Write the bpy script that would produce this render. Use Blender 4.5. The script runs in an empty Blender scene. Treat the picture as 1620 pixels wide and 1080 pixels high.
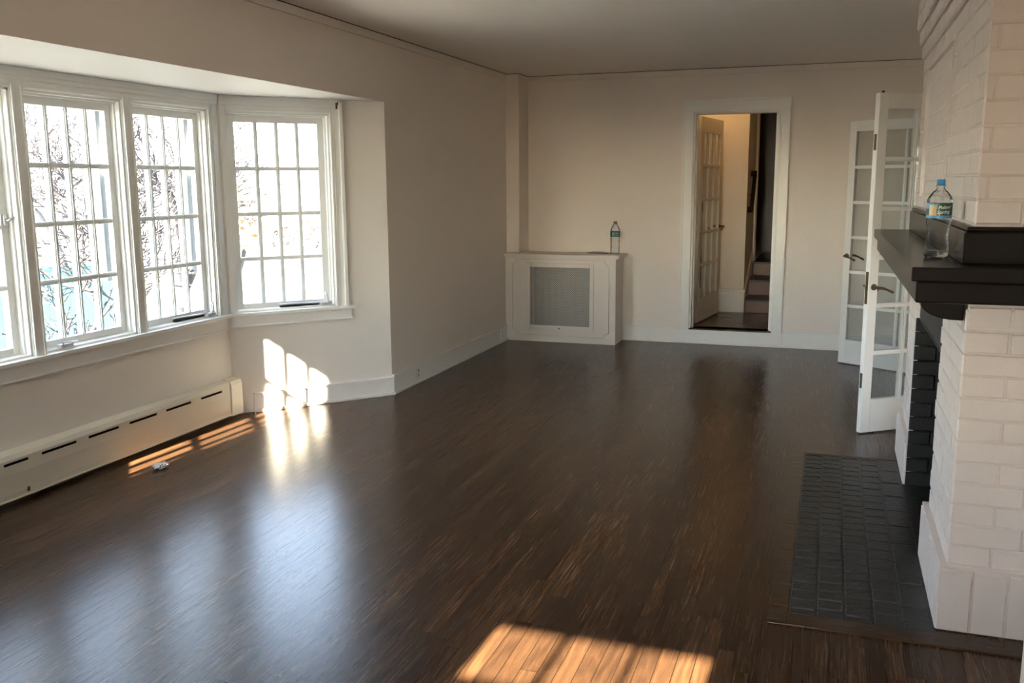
import bpy, bmesh, math, random
from mathutils import Vector, Matrix
random.seed(7)
S = bpy.context.scene
C = S.collection
PI = math.pi

# ------------------------------------------------------------------ camera
cd = bpy.data.cameras.new('camera')
cam = bpy.data.objects.new('camera', cd); C.objects.link(cam)
ri = Vector((0.944921, 0.327241, -0.006174))
up = Vector((-0.049978, 0.162906, 0.985375))
fw = Vector((-0.323460, 0.930793, -0.170288))
M = Matrix((ri, up, -fw)).transposed().to_4x4(); M.translation = (0, 0, 1.5)
cam.matrix_world = M
cd.sensor_fit = 'HORIZONTAL'; cd.sensor_width = 36; cd.lens = 32.29; cd.clip_start = .05; cd.clip_end = 300
S.camera = cam

# ------------------------------------------------------------------ sky, sun, exposure
SUN_DIR = Vector((0.045, 1.0, -0.53)).normalized()      # the way the light travels
w = bpy.data.worlds.new('sky'); S.world = w; w.use_nodes = True
nt = w.node_tree; nt.nodes.clear()
out = nt.nodes.new('ShaderNodeOutputWorld'); bg = nt.nodes.new('ShaderNodeBackground')
sky = nt.nodes.new('ShaderNodeTexSky'); sky.sky_type = 'NISHITA'; sky.sun_disc = False
sky.sun_elevation = math.radians(27.9); sky.sun_rotation = math.radians(180)
sky.dust_density = .6; sky.air_density = 1.0; sky.ozone_density = 1.0
hs = nt.nodes.new('ShaderNodeHueSaturation'); hs.inputs['Saturation'].default_value = .7
nt.links.new(sky.outputs[0], hs.inputs['Color']); nt.links.new(hs.outputs[0], bg.inputs[0])
nt.links.new(bg.outputs[0], out.inputs[0])
bg.inputs[1].default_value = 1.15
sl = bpy.data.lights.new('sun', 'SUN'); sl.energy = 43; sl.angle = math.radians(.6); sl.color = (1.0, .87, .68)
sun = bpy.data.objects.new('sun', sl); C.objects.link(sun)
sun.rotation_euler = SUN_DIR.to_track_quat('-Z', 'Y').to_euler(); sun.location = (0, -8, 8)
S.view_settings.view_transform = 'Standard'; S.view_settings.look = 'None'
S.view_settings.exposure = 1.80; S.view_settings.gamma = 1; S.view_settings.use_curve_mapping = False
cy = S.cycles
cy.max_bounces = 14; cy.diffuse_bounces = 8; cy.glossy_bounces = 5; cy.transmission_bounces = 10; cy.transparent_max_bounces = 24
cy.use_denoising = True; cy.sample_clamp_indirect = 8; cy.caustics_reflective = False; cy.caustics_refractive = False

# ------------------------------------------------------------------ materials
def lin(r, g, b):
    return tuple(((c/255)/12.92 if c/255 <= .04045 else ((c/255+.055)/1.055)**2.4) for c in (r, g, b)) + (1,)
def mat(name, col, rough=.5, bump=0, bscale=30, bdist=.004, vary=0, spec=.5, metal=0, vscale=3):
    m = bpy.data.materials.new(name); m.use_nodes = True; t = m.node_tree; p = t.nodes['Principled BSDF']
    p.inputs['Base Color'].default_value = col; p.inputs['Roughness'].default_value = rough
    p.inputs['Specular IOR Level'].default_value = spec; p.inputs['Metallic'].default_value = metal
    tc = t.nodes.new('ShaderNodeTexCoord')
    if vary:
        n = t.nodes.new('ShaderNodeTexNoise'); n.inputs['Scale'].default_value = vscale; n.inputs['Detail'].default_value = 5
        t.links.new(tc.outputs['Object'], n.inputs['Vector'])
        mx = t.nodes.new('ShaderNodeMix'); mx.data_type = 'RGBA'
        mx.inputs[6].default_value = tuple(c*(1-vary) for c in col[:3])+(1,)
        mx.inputs[7].default_value = tuple(min(1, c*(1+vary)) for c in col[:3])+(1,)
        t.links.new(n.outputs['Fac'], mx.inputs[0]); t.links.new(mx.outputs[2], p.inputs['Base Color'])
    if bump:
        n2 = t.nodes.new('ShaderNodeTexNoise'); n2.inputs['Scale'].default_value = bscale; n2.inputs['Detail'].default_value = 4
        t.links.new(tc.outputs['Object'], n2.inputs['Vector'])
        b = t.nodes.new('ShaderNodeBump'); b.inputs['Strength'].default_value = bump; b.inputs['Distance'].default_value = bdist
        t.links.new(n2.outputs['Fac'], b.inputs['Height']); t.links.new(b.outputs[0], p.inputs['Normal'])
    return m
WALL = mat('wall_paint', (.84, .765, .69, 1), .55, .25, 22, .003, .02)
WALLB = mat('bay_wall_paint', (.84, .80, .74, 1), .5, .25, 22, .003, .02)
CEIL = mat('ceiling_paint', (.90, .86, .81, 1), .8, .1, 40, .002, .015)
TRIM = mat('white_trim_paint', (.85, .845, .81, 1), .3, .15, 12, .002, .015)
DOORP = mat('white_door_paint', (.82, .81, .78, 1), .3, .1, 12, .002, .015)
CREAM = mat('cream_paint', (.76, .70, .58, 1), .35, .1, 12, .002, .02)
ENAMEL = mat('heater_enamel', (.76, .71, .60, 1), .35, .15, 25, .002, .04)
BRICKW = mat('painted_white_brick', (.70, .62, .575, 1), .42, .6, 38, .006, .035, vscale=9)
BRICKK = mat('painted_black_brick', (.013, .013, .0125, 1), .40, .8, 45, .006, .3, vscale=14)
SOOT = mat('sooty_brick', (.012, .011, .010, 1), .8, .7, 40, .006, .3)
MANTEL = mat('dark_stained_mantel', (.008, .0055, .0048, 1), .25, .25, 9, .002, .25, vscale=5, spec=.28)
RAILM = mat('matte_dark_rail', (.016, .009, .007, 1), .65, spec=.15)
DARK = mat('dark_void', (.012, .011, .010, 1), .9)
BRASS = mat('aged_brass', (.14, .095, .05, 1), .4, .2, 60, .001, .2, metal=.9)
STEEL = mat('painted_steel_hardware', (.62, .61, .60, 1), .3, metal=.35)
MUNTIN = mat('muntin_paint', (.84, .85, .83, 1), .4)
COVER = mat('cover_paint', (.76, .70, .635, 1), .4, .1, 12, .002, .015)
MESH = mat('mesh_paint', (.40, .38, .35, 1), .45)
FOIL = mat('silver_foil', (.8, .8, .82, 1), .18, .8, 60, .01, metal=1)
GAP = mat('dark_gap', (.02, .017, .015, 1), .8)
STAIRW = mat('reddish_stair_wood', (.16, .062, .030, 1), .35, .3, 12, .003, .3, vscale=8)
DKWOOD = mat('dark_brown_wood', (.028, .012, .008, 1), .35, .3, 12, .003, .3, vscale=4)
BARK = mat('grey_bark', (.022, .020, .024, 1), .9, .6, 20, .02, .2)
TWIG = mat('pale_twig', (.032, .028, .032, 1), .9)
GRASS = mat('winter_grass', (.24, .225, .195, 1), .95, .5, 12, .03, .2, vscale=.8)
ASPH = mat('pale_road', (.2, .197, .193, 1), .9, .2, 30, .01, .08)
TEAL = mat('teal_paint', (.068, .225, .26, 1), .5, .1, 12, .004, .06)
GOLD = mat('golden_leaves', (.50, .39, .24, 1), .8, vary=.3)
HEDGEM = mat('brown_hedge', (.26, .21, .18, 1), .9, vary=.3)
SHUT = mat('grey_blue_frame', (.085, .098, .11, 1), .5)
SCREENW = mat('light_screen_paint', (.15, .15, .145, 1), .7)  # for the added light-blocking wings and roof
LAMPG = mat('lamp_glass', (.9, .8, .6, 1), .3)
_p = LAMPG.node_tree.nodes['Principled BSDF']; _p.inputs['Emission Color'].default_value = (1, .62, .30, 1); _p.inputs['Emission Strength'].default_value = 6

def glass(name, tint=(1, 1, 1, 1), refl=1.0, rough=0.0):
    m = bpy.data.materials.new(name); m.use_nodes = True; t = m.node_tree; t.nodes.clear()
    o = t.nodes.new('ShaderNodeOutputMaterial'); mix = t.nodes.new('ShaderNodeMixShader')
    tr = t.nodes.new('ShaderNodeBsdfTransparent'); tr.inputs[0].default_value = tint
    g = t.nodes.new('ShaderNodeBsdfGlossy'); g.inputs['Roughness'].default_value = rough
    f = t.nodes.new('ShaderNodeFresnel'); f.inputs[0].default_value = 1.5
    mm = t.nodes.new('ShaderNodeMath'); mm.operation = 'MULTIPLY'; mm.inputs[1].default_value = refl
    ge = t.nodes.new('ShaderNodeNewGeometry'); io = t.nodes.new('ShaderNodeMapRange')   # same index from both sides of the pane
    io.inputs['To Min'].default_value = 1.5; io.inputs['To Max'].default_value = 1/1.5
    t.links.new(ge.outputs['Backfacing'], io.inputs[0]); t.links.new(io.outputs[0], f.inputs[0])
    t.links.new(f.outputs[0], mm.inputs[0]); t.links.new(mm.outputs[0], mix.inputs[0])
    t.links.new(tr.outputs[0], mix.inputs[1]); t.links.new(g.outputs[0], mix.inputs[2]); t.links.new(mix.outputs[0], o.inputs[0])
    return m
GLASS = glass('window_glass', (.96, .98, .98, 1), 1.0)
DGLASS = glass('door_glass', (.93, .95, .95, 1), 2.2)

def plastic():
    m = bpy.data.materials.new('clear_plastic'); m.use_nodes = True; t = m.node_tree; t.nodes.clear()
    o = t.nodes.new('ShaderNodeOutputMaterial'); mix = t.nodes.new('ShaderNodeMixShader')
    tr = t.nodes.new('ShaderNodeBsdfTransparent'); tr.inputs[0].default_value = (.94, .95, .955, 1)
    g = t.nodes.new('ShaderNodeBsdfGlossy'); g.inputs['Roughness'].default_value = .06
    f = t.nodes.new('ShaderNodeLayerWeight'); f.inputs[0].default_value = .15
    n = t.nodes.new('ShaderNodeTexNoise'); n.inputs['Scale'].default_value = 75; tc = t.nodes.new('ShaderNodeTexCoord')
    t.links.new(tc.outputs['Object'], n.inputs['Vector'])
    b = t.nodes.new('ShaderNodeBump'); b.inputs['Strength'].default_value = .8; b.inputs['Distance'].default_value = .006
    t.links.new(n.outputs['Fac'], b.inputs['Height']); t.links.new(b.outputs[0], g.inputs['Normal']); t.links.new(b.outputs[0], f.inputs['Normal'])
    t.links.new(f.outputs['Fresnel'], mix.inputs[0]); t.links.new(tr.outputs[0], mix.inputs[1]); t.links.new(g.outputs[0], mix.inputs[2])
    t.links.new(mix.outputs[0], o.inputs[0]); return m
PLAST = plastic()
def water_mat():
    m = bpy.data.materials.new('water'); m.use_nodes = True; p = m.node_tree.nodes['Principled BSDF']
    p.inputs['Transmission Weight'].default_value = 1; p.inputs['IOR'].default_value = 1.33; p.inputs['Roughness'].default_value = 0
    return m
WATER = water_mat()

def floor_mat(name, along='y', tone=1.0):
    m = bpy.data.materials.new(name); m.use_nodes = True; t = m.node_tree; N = t.nodes; Lk = t.links.new
    p = N['Principled BSDF']; tc = N.new('ShaderNodeTexCoord'); sp = N.new('ShaderNodeSeparateXYZ'); Lk(tc.outputs['Object'], sp.inputs[0])
    def mth(op, a, b=None, c=None):
        n = N.new('ShaderNodeMath'); n.operation = op
        for i, v in enumerate((a, b, c)):
            if v is None: continue
            if isinstance(v, (int, float)): n.inputs[i].default_value = v
            else: Lk(v, n.inputs[i])
        return n.outputs[0]
    X = sp.outputs['X'] if along == 'y' else sp.outputs['Y']; Y = sp.outputs['Y'] if along == 'y' else sp.outputs['X']
    W = .057
    rx = mth('DIVIDE', X, W); row = mth('FLOOR', rx); fx = mth('FRACT', rx)
    wn = N.new('ShaderNodeTexWhiteNoise'); wn.noise_dimensions = '1D'; Lk(row, wn.inputs['W'])
    ly = mth('ADD', mth('DIVIDE', Y, .95), mth('MULTIPLY', wn.outputs['Value'], 7.3)); pl = mth('FLOOR', ly); fy = mth('FRACT', ly)
    cb = N.new('ShaderNodeCombineXYZ'); Lk(row, cb.inputs[0]); Lk(pl, cb.inputs[1])
    wn2 = N.new('ShaderNodeTexWhiteNoise'); wn2.noise_dimensions = '2D'; Lk(cb.outputs[0], wn2.inputs['Vector'])
    rnd = wn2.outputs['Value']
    # grain
    gv = N.new('ShaderNodeCombineXYZ'); Lk(mth('ADD', X, mth('MULTIPLY', rnd, 9)), gv.inputs[0]); Lk(mth('ADD', mth('MULTIPLY', Y, .022), mth('MULTIPLY', rnd, 31)), gv.inputs[1])
    g1 = N.new('ShaderNodeTexNoise'); g1.inputs['Scale'].default_value = 150; g1.inputs['Detail'].default_value = 6; g1.inputs['Roughness'].default_value = .65; Lk(gv.outputs[0], g1.inputs['Vector'])
    gv2 = N.new('ShaderNodeCombineXYZ'); Lk(mth('ADD', X, mth('MULTIPLY', rnd, 5)), gv2.inputs[0]); Lk(mth('MULTIPLY', Y, .16), gv2.inputs[1])
    g2 = N.new('ShaderNodeTexWave'); g2.wave_type = 'RINGS'; g2.rings_direction = 'Z'; g2.inputs['Scale'].default_value = 9; g2.inputs['Distortion'].default_value = 9; g2.inputs['Detail'].default_value = 3; g2.inputs['Detail Scale'].default_value = 2.2
    Lk(gv2.outputs[0], g2.inputs['Vector'])
    cr = N.new('ShaderNodeValToRGB'); e = cr.color_ramp.elements
    e[0].position = 0; e[0].color = (.020*tone, .0105*tone, .0065*tone, 1); e[1].position = 1; e[1].color = (.185*tone, .088*tone, .036*tone, 1)
    k = e.new(.55); k.color = (.070*tone, .034*tone, .0165*tone, 1)
    val = mth('ADD', mth('MULTIPLY', rnd, .42), mth('ADD', mth('MULTIPLY', g1.outputs['Fac'], .55), mth('MULTIPLY', g2.outputs['Fac'], .16)))
    val = mth('SUBTRACT', val, .11); Lk(val, cr.inputs[0])
    ex = mth('MINIMUM', fx, mth('SUBTRACT', 1, fx)); ey = mth('MULTIPLY', mth('MINIMUM', fy, mth('SUBTRACT', 1, fy)), .95/.057)
    gap = mth('LESS_THAN', mth('MINIMUM', ex, ey), .022)
    mx = N.new('ShaderNodeMix'); mx.data_type = 'RGBA'; Lk(gap, mx.inputs[0]); Lk(cr.outputs[0], mx.inputs[6]); mx.inputs[7].default_value = (.010, .006, .004, 1)
    Lk(mx.outputs[2], p.inputs['Base Color'])
    rr = mth('ADD', .165, mth('MULTIPLY', g1.outputs['Fac'], .19)); Lk(rr, p.inputs['Roughness'])
    hgt = mth('SUBTRACT', mth('MULTIPLY', g1.outputs['Fac'], .35), mth('MULTIPLY', gap, 1.0))
    # slight cupping and unevenness of each board
    hgt = mth('ADD', hgt, mth('MULTIPLY', rnd, .25))
    b = N.new('ShaderNodeBump'); b.inputs['Strength'].default_value = .13; b.inputs['Distance'].default_value = .0022; Lk(hgt, b.inputs['Height']); Lk(b.outputs[0], p.inputs['Normal'])
    p.inputs['Specular IOR Level'].default_value = .30
    return m
FLOOR = floor_mat('stained_oak_boards', 'y', .80)
FLOORH = floor_mat('hall_oak_boards', 'x', .6)

# ------------------------------------------------------------------ helpers
class MB:
    def __init__(s): s.bm = bmesh.new()
    def box(s, x0, x1, y0, y1, z0, z1, mi=0):
        v = [s.bm.verts.new((x, y, z)) for x in sorted((x0, x1)) for y in sorted((y0, y1)) for z in sorted((z0, z1))]
        for f in ((0,1,3,2),(4,6,7,5),(0,4,5,1),(2,3,7,6),(0,2,6,4),(1,5,7,3)):
            fc = s.bm.faces.new([v[i] for i in f]); fc.material_index = mi
        return s
    def obox(s, o, u, n, u0, u1, n0, n1, z0, z1, mi=0):
        """box in a frame: o origin (x,y), u unit along, n unit outward"""
        v = []
        for a in sorted((u0, u1)):
            for b in sorted((n0, n1)):
                for z in sorted((z0, z1)):
                    v.append(s.bm.verts.new((o[0]+u[0]*a+n[0]*b, o[1]+u[1]*a+n[1]*b, z)))
        for f in ((0,1,3,2),(4,6,7,5),(0,4,5,1),(2,3,7,6),(0,2,6,4),(1,5,7,3)):
            fc = s.bm.faces.new([v[i] for i in f]); fc.material_index = mi
        return s
    def frustum(s, p, du, dv, dn, ins, mi=0):
        """brick: base rectangle p,p+du,p+dv, face raised by dn and inset"""
        p, du, dv, dn = map(Vector, (p, du, dv, dn)); iu = du.normalized()*ins; iv = dv.normalized()*ins
        b = [p, p+du, p+du+dv, p+dv]; t = [p+iu+iv+dn, p+du-iu+iv+dn, p+du+dv-iu-iv+dn, p+dv+iu-iv+dn]
        vb = [s.bm.verts.new(q) for q in b]; vt = [s.bm.verts.new(q) for q in t]
        s.bm.faces.new(vt).material_index = mi
        for i in range(4):
            j = (i+1) % 4; s.bm.faces.new((vb[i], vb[j], vt[j], vt[i])).material_index = mi
        return s
    def prism(s, poly, z0, z1, mi=0):
        a = [s.bm.verts.new((x, y, z0)) for x, y in poly]; b = [s.bm.verts.new((x, y, z1)) for x, y in poly]
        s.bm.faces.new(a[::-1]).material_index = mi; s.bm.faces.new(b).material_index = mi
        n = len(poly)
        for i in range(n):
            j = (i+1) % n; s.bm.faces.new((a[i], a[j], b[j], b[i])).material_index = mi
        return s
    def extrude(s, prof, d, mi=0):
        """planar 3D outline swept by vector d"""
        d = Vector(d); a = [s.bm.verts.new(Vector(q)) for q in prof]; b = [s.bm.verts.new(Vector(q)+d) for q in prof]
        s.bm.faces.new(a[::-1]); s.bm.faces.new(b); n = len(prof)
        for i in range(n):
            j = (i+1) % n; s.bm.faces.new((a[i], a[j], b[j], b[i]))
        return s
    def tube(s, pts, rads, n=8, cap=True):
        pts = [Vector(q) for q in pts]; rings = []
        if isinstance(rads, (int, float)): rads = [rads]*len(pts)
        for i, q in enumerate(pts):
            d = (pts[min(i+1, len(pts)-1)]-pts[max(i-1, 0)]).normalized()
            a = d.orthogonal().normalized() if i == 0 else (a - d*a.dot(d)).normalized()
            b = d.cross(a)
            rings.append([s.bm.verts.new(q+(a*math.cos(2*PI*k/n)+b*math.sin(2*PI*k/n))*rads[i]) for k in range(n)])
        for r0, r1 in zip(rings, rings[1:]):
            for k in range(n):
                f = s.bm.faces.new((r0[k], r0[(k+1) % n], r1[(k+1) % n], r1[k])); f.smooth = True
        if cap: s.bm.faces.new(rings[0][::-1]); s.bm.faces.new(rings[-1])
        return s
    def lathe(s, prof, c=(0, 0, 0), n=40, caps=True):
        rings = [[s.bm.verts.new((c[0]+r*math.cos(2*PI*k/n), c[1]+r*math.sin(2*PI*k/n), c[2]+z)) for k in range(n)] for r, z in prof]
        for r0, r1 in zip(rings, rings[1:]):
            for k in range(n):
                f = s.bm.faces.new((r0[k], r0[(k+1) % n], r1[(k+1) % n], r1[k])); f.smooth = True
        if caps: s.bm.faces.new(rings[0][::-1]); s.bm.faces.new(rings[-1])
        return s
    def build(s, name, mats, parent=None, bevel=0, recalc=True):
        if recalc: bmesh.ops.recalc_face_normals(s.bm, faces=s.bm.faces)
        me = bpy.data.meshes.new(name); s.bm.to_mesh(me); s.bm.free()
        for m in (mats if isinstance(mats, (list, tuple)) else [mats]): me.materials.append(m)
        o = bpy.data.objects.new(name, me); C.objects.link(o)
        if parent: o.parent = parent; o.matrix_parent_inverse = parent.matrix_world.inverted() if False else Matrix.Translation(-Vector(parent.location))
        if bevel:
            b = o.modifiers.new('bevel', 'BEVEL'); b.width = bevel; b.segments = 2; b.limit_method = 'ANGLE'; b.angle_limit = math.radians(40)
        return o
def struct(o, label=None):
    o['kind'] = 'structure'
    if label: o['label'] = label
    return o
def tag(o, label, cat, group=None, kind=None):
    o['label'] = label; o['category'] = cat
    if group: o['group'] = group
    if kind: o['kind'] = kind
    return o
def empty(name, loc=(0, 0, 0)):
    o = bpy.data.objects.new(name, None); C.objects.link(o); o.location = loc; o.empty_display_size = .1
    return o
def wall(o, u, n, L, z0, z1, holes, th=.14, m=None, mb=None):
    """wall slab in local frame with rectangular holes (a0,a1,b0,b1); n points outward (away from the room)"""
    m = mb or MB(); xs = sorted({0, L, *[h[0] for h in holes], *[h[1] for h in holes]})
    for a, b in zip(xs, xs[1:]):
        zz = [(h[2], h[3]) for h in holes if h[0] <= a+1e-6 and h[1] >= b-1e-6]
        segs = [(z0, z1)]
        for h0, h1 in zz:
            ns = []
            for s0, s1 in segs:
                if h0 > s0: ns.append((s0, min(h0, s1)))
                if h1 < s1: ns.append((max(h1, s0), s1))
            segs = ns
        for s0, s1 in segs:
            if s1-s0 > 1e-4: m.obox(o, u, n, a, b, 0, th, s0, s1)
    return m

# ------------------------------------------------------------------ room dimensions
XL, XB, YB, YN, YL, ZC, ZS = -2.945, -3.682, 5.835, 1.81, 8.623, 2.496, 2.052
YB2, YN2 = 4.985, 2.66       # corners of the straight part of the bay
XR, YF = .82, -.85
# floor and ceiling
MB().prism([(XL-.1, YF-.1), (XR+.1, YF-.1), (XR+.1, YL+.02), (XL-.1, YL+.02), (XL-.1, YB), (XB-.1, YB2+.03), (XB-.1, YN2-.03), (XL-.1, YN)], -.12, 0).build('floor', FLOOR)
struct(bpy.data.objects['floor'])
struct(MB().box(XL-.2, XR+2.2, YF-.2, YL+.14, ZC, ZC+.15).build('ceiling', CEIL))
# left wall, far and near stretches and the header over the bay
mb = MB().box(XL-.14, XL, YB, YL+.14, 0, ZC).box(XL-.14, XL, YF-.14, YN, 0, ZC).box(XL-.14, XL, YN, YB, ZS+.1, ZC).box(XL-.001, XL, YN, YB, ZS, ZS+.1)
struct(mb.build('wall_left', WALL))
# bay soffit
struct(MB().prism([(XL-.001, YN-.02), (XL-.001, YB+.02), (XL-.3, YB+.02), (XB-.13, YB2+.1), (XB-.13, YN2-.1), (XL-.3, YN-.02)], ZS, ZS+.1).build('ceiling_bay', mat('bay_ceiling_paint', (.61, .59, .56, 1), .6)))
# back wall with door hole
DX0, DX1, DZ0, DZ1 = -1.228, -.487, .142, 2.112
struct(wall((XL-.14, YL), (1, 0), (0, 1), XR+.28-XL, 0, ZC, [(DX0-XL+.14, DX1-XL+.14, DZ0, DZ1)], .14).build('wall_back', WALL))
# right wall: opening for the french doors
struct(MB().box(XR, XR+.12, YF, 3.21, 0, ZC).build('wall_right', WALL))
struct(MB().box(XR, XR+.12, 5.52, 6.20, 0, ZC).box(XR, XR+.12, 6.20, 7.66, 2.02, ZC).box(XR, XR+.12, 7.66, YL, 0, ZC).build('wall_right_far', WALL))
# near wall (behind the camera) with one window
struct(wall((XL-.14, YF), (1, 0), (0, -1), XR+.28-XL, 0, ZC, [(-1.235-XL+.14, -.40-XL+.14, .66, 2.01)], .12).build('wall_near', WALL))
# small porch beyond the french doors
pm = MB().box(XR+.12, XR+1.9, 5.5, 5.6, 0, ZC).box(XR+.12, XR+1.9, 8.5, 8.6, 0, ZC).box(XR+1.8, XR+1.9, 5.6, 6.3, 0, ZC).box(XR+1.8, XR+1.9, 7.6, 8.5, 0, ZC).box(XR+1.8, XR+1.9, 6.3, 7.6, 0, ZC)
struct(pm.build('wall_porch', WALL)); struct(MB().box(XR+.1, XR+1.9, 5.5, 8.6, -.1, -.002).build('floor_porch', FLOOR))

# ------------------------------------------------------------------ bay walls and windows
ZO0, ZO1 = .672, 1.955
OUT = (-1, 0)
OPS = [(2.772, 3.421), (3.496, 4.147), (4.222, 4.873)]
struct(wall((XB, YN2), (0, 1), OUT, YB2-YN2, 0, ZS, [(a-YN2, b-YN2, ZO0, ZO1) for a, b in OPS], .13).build('wall_bay', WALLB))
la = math.hypot(XL-XB, YB-YB2); ua = ((XL-XB)/la, (YB-YB2)/la); na = (-ua[1], ua[0])
struct(wall((XB, YB2), ua, na, la, 0, ZS, [(.048, .725, ZO0, ZO1)], .13).build('wall_bay_far', WALLB))
ub = ((XL-XB)/la, (YN-YN2)/la); nb = (ub[1], -ub[0])
struct(wall((XB, YN2), ub, nb, la, 0, ZS, [(.048, .725, ZO0, ZO1)], .13).build('wall_bay_near', WALLB))

def crank(parent, o, u, n, uc, zz, style=0):
    """casement operator: housing, crank arm and handle"""
    def P(a, b, z): return (o[0]+u[0]*a+n[0]*b, o[1]+u[1]*a+n[1]*b, z)
    m = MB(); m.obox(o, u, n, uc-.05, uc+.03, -.012, .02, zz, zz+.016)
    if style == 0:
        m.tube([P(uc-.03, -.005, zz+.02), P(uc-.05, -.02, zz+.028), P(uc+.045, -.026, zz+.022)], .0055, 8)
    else:
        m.tube([P(uc, 0, zz+.01), P(uc+.003, -.012, zz+.032), P(uc-.002, -.02, zz+.052), P(uc-.014, -.024, zz+.088)], [.007, .0065, .006, .007], 8)
        m.tube([P(uc, 0, zz+.014), P(uc+.03, 0, zz+.02)], .007, 8)
    c = m.build('crank_handle', STEEL, parent, 0)
    if style:
        MB().tube([P(uc-.03, .012, zz+.016), P(uc-.32, .035, zz+.02)], .006, 8).build('operator_arm', STEEL, parent)
        MB().obox(o, u, n, uc-.32, uc-.04, .016, .036, zz+.001, zz+.012).build('operator_track', DARK, parent)

def window(name, o, u, n, a0, a1, cols=4, zs=None, d=.055, z0=ZO0, z1=ZO1, gz0=.722, gz1=1.893, st=.060, crank_at=None, style=0, catch=None, storm=True):
    """casement sash set in the wall opening; o,u,n wall frame"""
    root = empty(name, (o[0]+u[0]*(a0+a1)/2, o[1]+u[1]*(a0+a1)/2, z0)); struct(root)
    m = MB()   # jamb lining and stepped stops
    t = .012
    for (p0, p1) in ((a0, a0+t), (a1-t, a1)): m.obox(o, u, n, p0, p1, -.001, .125, z0, z1)
    m.obox(o, u, n, a0, a1, -.001, .125, z1-t, z1); m.obox(o, u, n, a0, a1, -.001, .16, z0-.01, z0+.012)
    for (p0, p1) in ((a0+t, a0+t+.010), (a1-t-.010, a1-t)): m.obox(o, u, n, p0, p1, .028, d, z0, z1)
    m.obox(o, u, n, a0, a1, .028, d, z1-t-.010, z1-t)
    m.build('window_frame', TRIM, root, .0015)
    g0, g1 = a0+st, a1-st
    m = MB(); s0, s1 = a0+t+.003, a1-t-.003
    m.obox(o, u, n, s0, g0, d, d+.035, z0+.014, z1-t-.002); m.obox(o, u, n, g1, s1, d, d+.035, z0+.014, z1-t-.002)
    m.obox(o, u, n, g0, g1, d, d+.035, z0+.014, gz0); m.obox(o, u, n, g0, g1, d, d+.035, gz1, z1-t-.002)
    sash = m.build('sash', TRIM, root, .003)
    m = MB(); mw = .0125
    for i in range(1, cols):
        c = g0+(g1-g0)*i/cols; m.obox(o, u, n, c-mw, c+mw, d+.006, d+.034, gz0, gz1); m.obox(o, u, n, c-mw*.5, c+mw*.5, d, d+.007, gz0, gz1)
    zs_ = zs or [gz0+(gz1-gz0)*k/4 for k in (1, 2, 3)]
    for c in zs_: m.obox(o, u, n, g0, g1, d+.007, d+.033, c-mw, c+mw); m.obox(o, u, n, g0, g1, d+.001, d+.008, c-mw*.5, c+mw*.5)
    m.build('muntins', MUNTIN, root)
    MB().obox(o, u, n, g0-.005, g1+.005, d+.018, d+.021, gz0-.005, gz1+.005).build('glass', GLASS, root)
    if storm:
        m = MB(); m.obox(o, u, n, a1-.055, a1-.015, .125, .19, z0+.30, z1-.01)
        m.build('outer_jamb', SHUT, root)
    if crank_at is not None: crank(root, o, u, n, crank_at, z0+.014, style)
    if catch is not None:
        def P(a, b, z): return (o[0]+u[0]*a+n[0]*b, o[1]+u[1]*a+n[1]*b, z)
        m = MB(); m.obox(o, u, n, a1-st+.012, a1-st+.036, d-.008, d, catch-.03, catch+.03)
        m.tube([P(a1-st+.024, d-.004, catch), P(a1-st+.026, d-.026, catch+.004), P(a1-.012, d-.032, catch+.018)], [.006, .006, .0045], 8)
        m.build('catch', STEEL, root)
    return root
ob = (XB, 0.0)
window('window_1', ob, (0, 1), OUT, *OPS[0], catch=1.335)
window('window_2', ob, (0, 1), OUT, *OPS[1], crank_at=3.64, style=0)
window('window_3', ob, (0, 1), OUT, *OPS[2], crank_at=4.81, style=1)
window('window_4', (XB, YB2), ua, na, .048, .725, crank_at=.665, style=1, storm=False, st=.065)
window('window_5', (XB, YN2), ub, nb, .048, .725, storm=False, st=.065)
window('window_6', (0, YF), (1, 0), (0, -1), -1.235, -.40, cols=3, z0=.66, z1=2.01, gz0=.72, gz1=1.956, zs=[1.756, 1.55, 1.34, 1.13, .92], storm=False)
# extra trim of the windows
def casing(name, o, u, spans, L, heads, n):
    pass
m = MB()    # mullions and end casings on the straight bay wall: stepped moulding
def step_casing(m, o, u, n, c0, c1):
    m.obox(o, u, n, c0, c1, -.010, 0, ZO0, 2.0)
    wd = c1-c0
    m.obox(o, u, n, c0+.004, c0+.016, -.019, -.010, ZO0, 1.972); m.obox(o, u, n, c1-.016, c1-.004, -.019, -.010, ZO0, 1.972)
for c0, c1 in ((3.421, 3.496), (4.147, 4.222), (2.69, 2.772)): step_casing(m, ob, (0, 1), OUT, c0, c1)
m.obox(ob, (0, 1), OUT, 4.873, YB2-.012, -.010, 0, ZO0, 2.0); m.obox(ob, (0, 1), OUT, 4.877, 4.892, -.019, -.010, ZO0, 1.97); m.obox(ob, (0, 1), OUT, 4.915, 4.93, -.016, -.010, ZO0, 1.985)
for a, b in OPS:
    m.obox(ob, (0, 1), OUT, a, b, -.010, 0, ZO1, 2.0); m.obox(ob, (0, 1), OUT, a, b, -.019, -.010, ZO1+.004, ZO1+.016)
m.obox(ob, (0, 1), OUT, YN2+.01, YB2-.016, -.026, 0, 2.018, ZS); m.obox(ob, (0, 1), OUT, YN2+.01, YB2-.012, -.016, 0, 1.995, 2.02)
struct(m.build('trim_1', TRIM, None, .002))
m = MB()    # straight stool and apron
m.obox(ob, (0, 1), OUT, YN2-.03, YB2+.03, -.042, .06, .652, .673); m.obox(ob, (0, 1), OUT, YN2, YB2, -.018, 0, .572, .652); m.obox(ob, (0, 1), OUT, YN2, YB2, -.024, 0, .572, .582)
struct(m.build('trim_2', TRIM, None, .003))
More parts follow.
